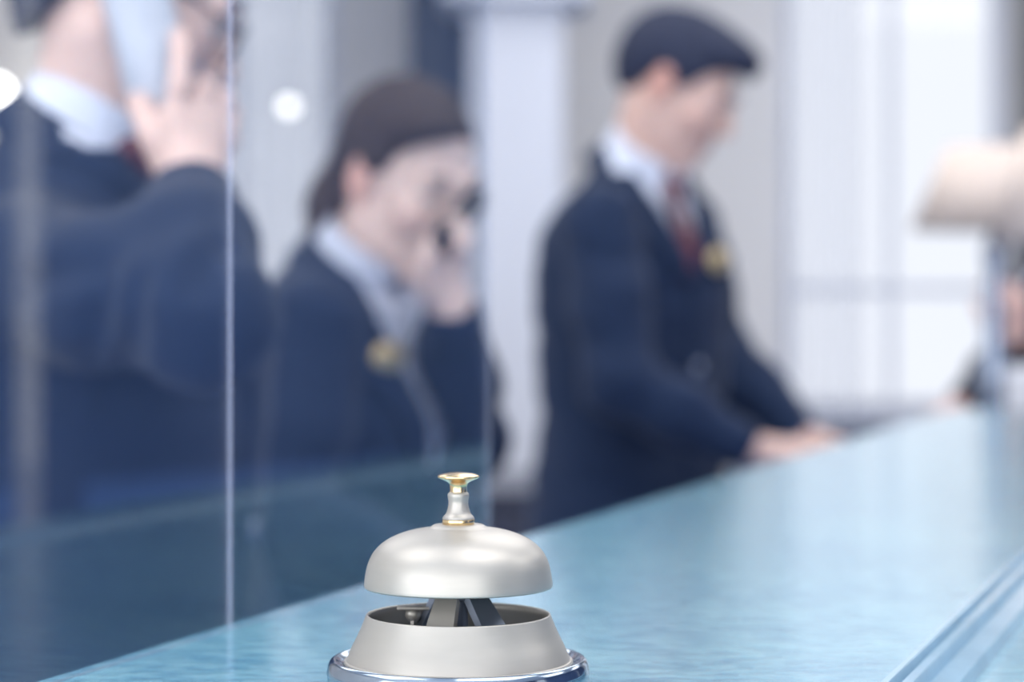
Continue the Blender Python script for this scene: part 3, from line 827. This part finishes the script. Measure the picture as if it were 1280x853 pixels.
    J.mesh('jacket_collar', jm, root, arr=jc.astype(np.float32))
    # ---- shirt, collar, cuffs
    sh = np.maximum(np.maximum(T + .007, t_ + .004), np.maximum(.08 - u, np.maximum(np.abs(r) - .16 * s, -.02 - ff)))
    J.mesh('shirt', M_shirt, root, arr=sh.astype(np.float32))
    Cf = Field(nb - .13, nb + .13, .003)
    X, Y, Z = Cf.coords(); t2, r2 = cyl(X, Y, Z)
    fd = (X - nb[0]) * F[0] + (Y - nb[1]) * F[1]; rr = (X - nb[0]) * R[0] + (Y - nb[1]) * R[1]
    tip = np.clip((fd - .015) / .05, 0, 1)
    colr = np.abs(r2 - cw - .004 + .12 * t2 - .010 * tip) - .0035
    colr = np.maximum(colr, np.maximum(t2 - .030 + .022 * tip * np.clip(1 - np.abs(rr) / .03, 0, 1), -.022 - .028 * tip * np.clip(np.abs(rr) / .03, 0, 1) - t2))
    colr = np.maximum(colr, np.where(fd > 0, (.0035 + spec.get('collar_gap', .3) * np.clip(.02 - t2, 0, 1)) - np.abs(rr), -1))
    Cf.mesh('shirt_collar', M_shirt, root, arr=colr.astype(np.float32))
    for side in ('R', 'L'):
        A = [np.array(p) for p in spec['arm' + side]]; d = unit(A[2] - A[1])
        tube('shirt_cuff', [A[2] - d * .03, A[2] + d * .004], [.034 * s, .032 * s], M_shirt, root, 24)
    # ---- tie
    if spec.get('tie'):
        w = (.012 + .055 * np.clip((spec['tie_top'] - u), 0, .5)) * s
        ti = np.maximum(np.abs(T - .001) - .005, np.maximum(np.abs(r) - w, np.maximum(.01 - ff, np.maximum(u - spec['tie_top'], v0 - .004 - u))))
        to = J.mesh('tie', M_tie, root, arr=ti.astype(np.float32))
        kn = np.array(spec['knot'])
        K = Field(kn - .06, kn + .06, .003)
        K.capsule(kn + U * .012 - F * .004, kn - U * .018 + F * .006, .017, .011, 0)
        K.mesh('tie_knot', M_tie, to)
    # ---- name badge, buttons
    def on_torso(rv, uv, off):
        a_ = np.interp(uv, us, ta) * s; b_ = np.interp(uv, us, tb) * s; cc = np.interp(uv, us, tf) * s
        fv = b_ * max(1 - (abs(rv) / a_) ** 2.35, 0.05) ** (1 / 2.35)
        p = hip + R * rv + F * (fv + cc + off) + U * uv * s
        n = unit(F * (fv / b_ ** 2) + R * (rv / a_ ** 2)); return p, n
    def disc(name, p, n, rx, rz, th, m, par):
        rt = unit(np.cross(n, U)) ; up = unit(np.cross(rt, n))
        bm = bmesh.new(); rings = []
        for sc_, h_ in ((0.9, 0), (1, th * .4), (.92, th), (.0, th)):
            if sc_ == 0: rings.append([bm.verts.new(Vector(p + n * h_))]); continue
            rings.append([bm.verts.new(Vector(p + n * h_ + rt * rx * sc_ * math.cos(2 * math.pi * i / 24) + up * rz * sc_ * math.sin(2 * math.pi * i / 24))) for i in range(24)])
        for a, b in zip(rings[:-1], rings[1:]):
            for i in range(24):
                j = (i + 1) % 24
                if len(b) == 1: bm.faces.new((a[i], a[j], b[0]))
                else: bm.faces.new((a[i], a[j], b[j], b[i]))
        bm.faces.new(rings[0][::-1])
        return bm_obj(name, bm, m, par, True)
    if spec.get('badge'):
        rv, uv, off, bw, bh_ = spec['badge']
        p, n = on_torso(rv, uv, off); disc('name_badge', p, n, bw, bh_, .004, M_gold, root)['label'] = 'gold oval name badge'
    for rv, uv, off, rad in spec.get('buttons', []):
        p, n = on_torso(rv, uv, off); disc('button', p, n, rad, rad, .004, M_button, root)
    # ---- trousers and shoes
    Tr = Field((hip[0] - .32, hip[1] - .32, -.0), (hip[0] + .32, hip[1] + .32, hip[2] + .2), .008)
    Tr.ell(hip + np.array([0, 0, .0]), (.13 * s, .165 * s, .14 * s), (F, R, U))
    for sg in (-1, 1):
        h_ = hip + R * sg * .085 * s; kn_ = hip * [1, 1, 0] + R * sg * .10 * s + F * .02 + U * hip[2] * .53; an = hip * [1, 1, 0] + R * sg * .11 * s - F * .02 + U * .075
        Tr.chain([h_, kn_, an], [.092 * s, .070 * s, .058 * s], .04)
    Tr.mesh('trousers', jm, root)
    for sg in (-1, 1):
        S = Field((hip[0] - .45, hip[1] - .45, -.01), (hip[0] + .45, hip[1] + .45, .14), .006)
        an = hip * [1, 1, 0] + R * sg * .11 * s - F * .02
        S.capsule(an - F * .045 + U * .035, an + F * .06 + U * .032, .038, .042, .0); S.capsule(an + F * .06 + U * .03, an + F * .155 + U * .022, .042, .030, .02)
        S.capsule(an + U * .04, an + U * .09, .042, .045, .02)
        S.a = np.maximum(S.a, .001 - S.coords()[2])
        S.mesh('shoe', M_leather, root)
    return root, dict(hp=hp_, hF=hF, hR=hR, hU=hU, F=F, R=R, on=on_torso)

MALE = [(-.14, .205, .150, .0), (0, .198, .148, .0), (.18, .178, .132, .005), (.36, .198, .142, .01), (.45, .196, .136, .012),
        (.505, .174, .112, .012), (.550, .118, .086, .018), (.585, .082, .072, .026), (.64, .068, .064, .04)]
FEMALE = [(-.14, .200, .160, .0), (0, .192, .155, .0), (.18, .152, .122, .01), (.35, .172, .142, .03), (.44, .170, .125, .02),
          (.51, .150, .090, .010), (.555, .100, .072, .008), (.59, .072, .062, .008), (.62, .060, .058, .008)]
def lean(t, amt):   # forward lean growing with height
    return [(u, a, b, f + amt * max(u, 0) / .6) for u, a, b, f in t]

# ---------- first man, at left, white phone at his ear
ph_c = P(183, 45, 1.80)
W = P(236, 226, 1.755)
fing1 = [[P(219, 150, 1.755), P(224, 108, 1.752), P(226, 70, 1.765), P(224, 44, 1.785)],
         [P(243, 146, 1.765), P(256, 112, 1.775), P(256, 108, 1.80), P(240, 104, 1.82)],
         [P(262, 155, 1.775), P(280, 124, 1.79), P(276, 122, 1.815), P(258, 122, 1.83)],
         [P(276, 172, 1.785), P(289, 146, 1.80), P(282, 144, 1.82), P(264, 146, 1.83)]]
th1 = [P(214, 210, 1.765), P(194, 172, 1.76), P(180, 142, 1.775), P(171, 118, 1.80)]
Lw = P(330, 905, 1.95)
p1, i1 = person(dict(
    label='man in navy suit and dark red tie holding a white phone to his ear', scale=1.0, pos=(-.372, 1.915), hip=.860, yaw=math.radians(-14),
    head=P(152, -6, 1.9), head_rot=(math.radians(12), math.radians(28), math.radians(-4)), head_scale=.94, neck=P(112, 150, 1.905), collar_r=.056, collar_tilt=.56, neck_w=.88, drop=.004, neck_f=.004,
    torso=lean(MALE, .0), armR=[P(34, 348, 1.745), P(250, 390, 1.60), P(238, 246, 1.745)], armL=[P(150, 320, 2.10), P(220, 640, 2.12), Lw],
    handR=(fing1, th1), handL=hand_pts(Lw, (.6, 0, -.8), (.5, .85, 0), (.5, -.8, 0)), sleeve=.9, skin=(.72, .52, .46),
    hair_mat=M_hair_dark, hair_base=(.100, .083, .094), hair_blobs=[((-.048, 0, .005), (.052, .070, .075), .03), ((-.040, 0, -.045), (.034, .050, .045), .02)],
    folds=[[(36, 352), (78, 336), (128, 334)], [(132, 352), (118, 410), (112, 470)], [(170, 360), (158, 430), (150, 500)], [(285, 300), (262, 318), (248, 352)]],
    hairline=[(-.13, -.14), (-.08, -.12), (-.035, -.02), (-.015, .03), (.03, .035), (.05, .06), (.09, .085), (.12, .09)],
    jacket=M_jacket, vee=(.42, .50), notch=.50, tie=True, tie_top=.60, knot=P(172, 212, 1.86), buttons=[(-.02, .25, .006, .011)]))
# glasses: a part of the first man
hp = i1['hp']
def glasses(root, hp):
    g = bmesh.new()
    o = None
    for sg in (-1, 1):
        ring = [hp(.112 + .004 * math.cos(a) * 0, sg * (.033 + .024 * math.cos(a)), .004 + .019 * math.sin(a)) for a in [i * 2 * math.pi / 20 for i in range(21)]]
        fo = tube('spectacles', ring, .0022, M_frame, root, 6) if o is None else tube('lens_rim', ring, .0022, M_frame, o, 6)
        if o is None: o = fo
        tube('temple', [hp(.110, sg * .058, .010), hp(.06, sg * .083, .012), hp(-.01, sg * .089, .014)], .003, M_frame, o, 8)
    tube('bridge', [hp(.113, -.010, .008), hp(.115, 0, .011), hp(.113, .010, .008)], .002, M_frame, o, 6)
    g.free()
glasses(p1, hp)

def phone(name, label, c, axis, normal, L, Wd, T, m, screen_m):
    a = unit(axis); n = unit(np.array(normal) - a * np.dot(normal, a)); w = np.cross(a, n)
    M = Matrix(((w[0], n[0], a[0], c[0]), (w[1], n[1], a[1], c[1]), (w[2], n[2], a[2], c[2]), (0, 0, 0, 1)))
    t = empty(name, tuple(np.array(c) - a * L / 2), label, 'phone')
    bm = add_box(bmesh.new(), (-Wd / 2, -T / 2, -L / 2), (Wd / 2, T / 2, L / 2))
    vert = [e for e in bm.edges if abs((e.verts[0].co - e.verts[1].co).y) > T * .9]
    bmesh.ops.bevel(bm, geom=vert, offset=Wd * .18, segments=5, affect='EDGES', profile=.5)
    bmesh.ops.bevel(bm, geom=[e for e in bm.edges if e.calc_face_angle(0) > .9], offset=T * .25, segments=2, affect='EDGES')
    bmesh.ops.transform(bm, matrix=M, verts=bm.verts[:])
    bm_obj('shell', bm, m, t, True)
    box('screen', (-Wd * .45, T / 2 - .0002, -L * .42), (Wd * .45, T / 2 + .0004, L * .44), screen_m, t, M=M)
    bm = add_box(bmesh.new(), (-Wd * .38, -T / 2 - .0008, L * .32), (-Wd * .05, -T / 2 + .0002, L * .44), M)
    bm_obj('camera_bump', bm, screen_m, t)
phone('mobile_phone', 'white mobile phone held to the ear of the nearest man', ph_c, P(150, -50, 1.82) - P(200, 138, 1.79), (.12, 1, -.05), .148, .056, .011, M_phone_white, M_phone_black)

# ---------- woman with a black phone
W2 = P(565, 392, 2.50)
h2 = [[P(572, 324, 2.50), P(583, 298, 2.475), P(573, 278, 2.475), P(560, 274, 2.485)],
      [P(561, 329, 2.485), P(577, 308, 2.455), P(568, 290, 2.460), P(556, 286, 2.475)],
      [P(549, 334, 2.475), P(538, 318, 2.455), P(535, 304, 2.47), P(540, 295, 2.49)],
      [P(540, 342, 2.48), P(532, 327, 2.465), P(530, 315, 2.475), P(534, 306, 2.49)]]
t2 = [P(545, 382, 2.485), P(532, 362, 2.465), P(528, 345, 2.455), P(530, 330, 2.45)]
W2R = P(515, 708, 2.30)
p2, i2 = person(dict(
    label='woman with brown hair tied back, in navy suit with gold badge, phoning', scale=.94, pos=(-.225, 2.64), hip=.845, yaw=math.radians(-27),
    head=P(508, 226, 2.60), head_rot=(math.radians(-45), math.radians(22), math.radians(2)), head_scale=.88, neck=P(447, 326, 2.61), neck_w=.85, collar_r=.058,
    torso=lean(FEMALE, .0), armR=[P(388, 414, 2.475), P(352, 655, 2.40), W2R], armL=[P(478, 395, 2.77), P(582, 548, 2.66), W2],
    handR=hand_pts(W2R, (.9, -.3, -.2), (0, 0, 1), (.2, .9, 0), sc=.9), handL=(h2, t2), hand_scale=.88, skin=(.86, .65, .58), sleeve=.95, hair_base=(.098, .082, .092),
    hair_mat=M_hair_brown, hair_blobs=[((-.045, 0, .04), (.060, .076, .074), .03), ((.045, .04, .085), (.045, .04, .03), .03), ((.012, .074, .030), (.022, .014, .034), .012)],
    hairline=[(-.13, -.03), (-.08, -.035), (-.045, -.01), (-.02, .012), (0, .012), (.03, .020), (.045, .055), (.075, .082), (.1, .09)],
    tail=([P(452, 196, 2.63), P(424, 228, 2.63), P(406, 256, 2.62), P(394, 290, 2.60)], [.030, .024, .021, .010]),
    jacket=M_jacket, drop=.0, vee=(.25, .42), notch=.47, tie=False, badge=(.085, .43, .012, .025, .017), collar_gap=.9,
    buttons=[(-.012, .165, .006, .011)]))
phone('mobile_phone', 'small black mobile phone in the woman\'s raised hand', (P(550, 306, 2.46) + P(590, 252, 2.575)) / 2, P(590, 252, 2.575) - P(550, 306, 2.46), (-.5, -.5, .1), .135, .046, .027, M_phone_black, M_phone_black)

# ---------- third man, looking down at the desk
W3 = P(930, 560, 3.46); W3L = P(1000, 548, 3.72)
p3, i3 = person(dict(
    label='dark-haired man in navy suit and red tie looking down, hands on the desk', scale=1.0, pos=(.198, 3.72), hip=.955, yaw=math.radians(-48),
    head=P(845, 112, 3.70), head_rot=(math.radians(-20), math.radians(31), 0), head_scale=.97, neck=P(806, 196, 3.71), collar_r=.066,
    torso=[(u, a * .92, b * .94, f) for u, a, b, f in MALE], armR=[P(750, 280, 3.53), P(774, 478, 3.46), W3], armL=[P(850, 282, 3.86), P(893, 432, 3.86), W3L],
    handR=hand_pts(W3, (.95, -.1, -.12), (0, -.25, 1), (.1, .9, .2), curl=(.25, .25, .3, .35)), handL=hand_pts(W3L, (.9, -.3, -.25), (.1, .1, 1), (-.2, -.9, 0)), skin=(.60, .41, .36),
    hair_mat=M_hair_dark, hair_blobs=[((.055, 0, .100), (.055, .062, .032), .03), ((.080, 0, .094), (.022, .044, .022), .025), ((-.07, 0, .03), (.055, .075, .08), .03)],
    hairline=[(-.13, -.07), (-.085, -.055), (-.045, -.03), (-.02, .030), (.005, .006), (.032, .008), (.050, .045), (.075, .076), (.092, .074), (.11, .068), (.16, .06)],
    jacket=M_jacket, vee=(.40, .40), notch=.50, tie=True, tie_top=.585, knot=P(843, 243, 3.60), badge=(-.055, .43, .013, .028, .019),
    buttons=[(-.02, .25, .006, .012)]))

# ---------- guest at the right edge behind the lamps
W4 = P(1276, 428, 4.90); W4R = P(1206, 502, 5.15)
p4, i4 = person(dict(
    label='person in dark jacket at the right edge, partly behind the lampshades', scale=.98, pos=(1.345, 5.23), hip=.90, yaw=math.radians(183),
    head=P(1345, 205, 5.2), head_rot=(math.radians(185), math.radians(10), 0), neck=P(1355, 258, 5.2),
    torso=lean(MALE, .0), armL=[P(1330, 305, 5.02), P(1358, 470, 5.02), W4], armR=[P(1322, 305, 5.42), P(1264, 440, 5.30), W4R],
    handL=hand_pts(W4, (-.25, -.1, .95), (.2, -.95, 0), (-.95, -.2, 0), curl=(.5, .55, .6, .6)), handR=hand_pts(W4R, (-.8, -.1, -.5), (-.3, 0, .8), (0, -.9, 0)), skin=(.74, .5, .46),
    hair_mat=M_hair_dark, hair_blobs=[], hairline=[(-.13, -.06), (-.08, -.05), (-.035, -.02), (-.015, .03), (.03, .035), (.05, .06), (.09, .085)],
    jacket=M_black, vee=(.31, .34), notch=.47, tie=False))

# ------------------------------------------------------------------ lamps on the side desk
def table_lamp(px, d, zb, zt, rb, rt, label):
    p = P(px, 390, d); c = (p[0], p[1], 0); z0 = 1.05
    t = empty('table_lamp', (p[0], p[1], z0), label, 'lamp')
    lathe('base', [(0, z0), (.07, z0), (.072, z0 + .012), (.05, z0 + .022), (.02, z0 + .03), (0, z0 + .03)], M_lampbody, t, 48, c)
    hb = zb - z0
    lathe('body', smooth_prof([(.016, z0 + .03), (.030, z0 + .03 + hb * .12), (.022, z0 + hb * .45), (.018, z0 + hb * .75), (.022, z0 + hb * .9), (.012, z0 + hb * .97), (.010, zb + .05)], 6) + [(0, zb + .05)], M_lampbody, t, 48, c)
    lathe('lamp_shade', [(rb, zb), (rt, zt), (rt - .003, zt), (rb - .003, zb)], M_shade, t, 96, c, close=True)
    bm = bmesh.new()
    for a in range(3):
        w = a * 2 * math.pi / 3
        M = Matrix.Translation((p[0], p[1], zt - .012)) @ Matrix.Rotation(w, 4, 'Z')
        add_box(bm, (0, -.002, -.002), (rt - .002, .002, .002), M)
    bm_obj('shade_spider', bm, M_brass, t)
    r = .028
    b = lathe('bulb', [(r * math.sin(i * math.pi / 10), zb + .085 - r * math.cos(i * math.pi / 10)) for i in range(11)], emit('lamp_bulb', (1, .9, .78, 1), 1.2), t, 24, c)
table_lamp(1242, 4.6, 1.473, 1.642, .170, .100, 'beige tapered lampshade on a silver stem, the left of two lamps')
table_lamp(1392, 3.6, 1.415, 1.602, .19, .14, 'nearer beige lamp cut off by the right edge of the picture')
# leaflet holder beside the lamps
lh = P(1290, 490, 4.3)
t = empty('leaflet_holder', (lh[0], lh[1], 1.05), 'white leaflets in a stand on the side desk beside the lamps', 'leaflets')
M = Matrix.Translation((lh[0], lh[1], 1.05)) @ Matrix.Rotation(math.radians(15), 4, 'Z')
box('stand', (-.06, -.04, 0), (.06, .06, .012), M_lampbody, t, M=M, bevel=.002)
box('back', (-.06, .045, .012), (.06, .05, .12), M_lampbody, t, M=M)
for i in range(3): box('leaflet', (-.05, -.03 + i * .02, .012), (.05, -.022 + i * .02, .125 + .01 * i), M_paper, t, M=M)
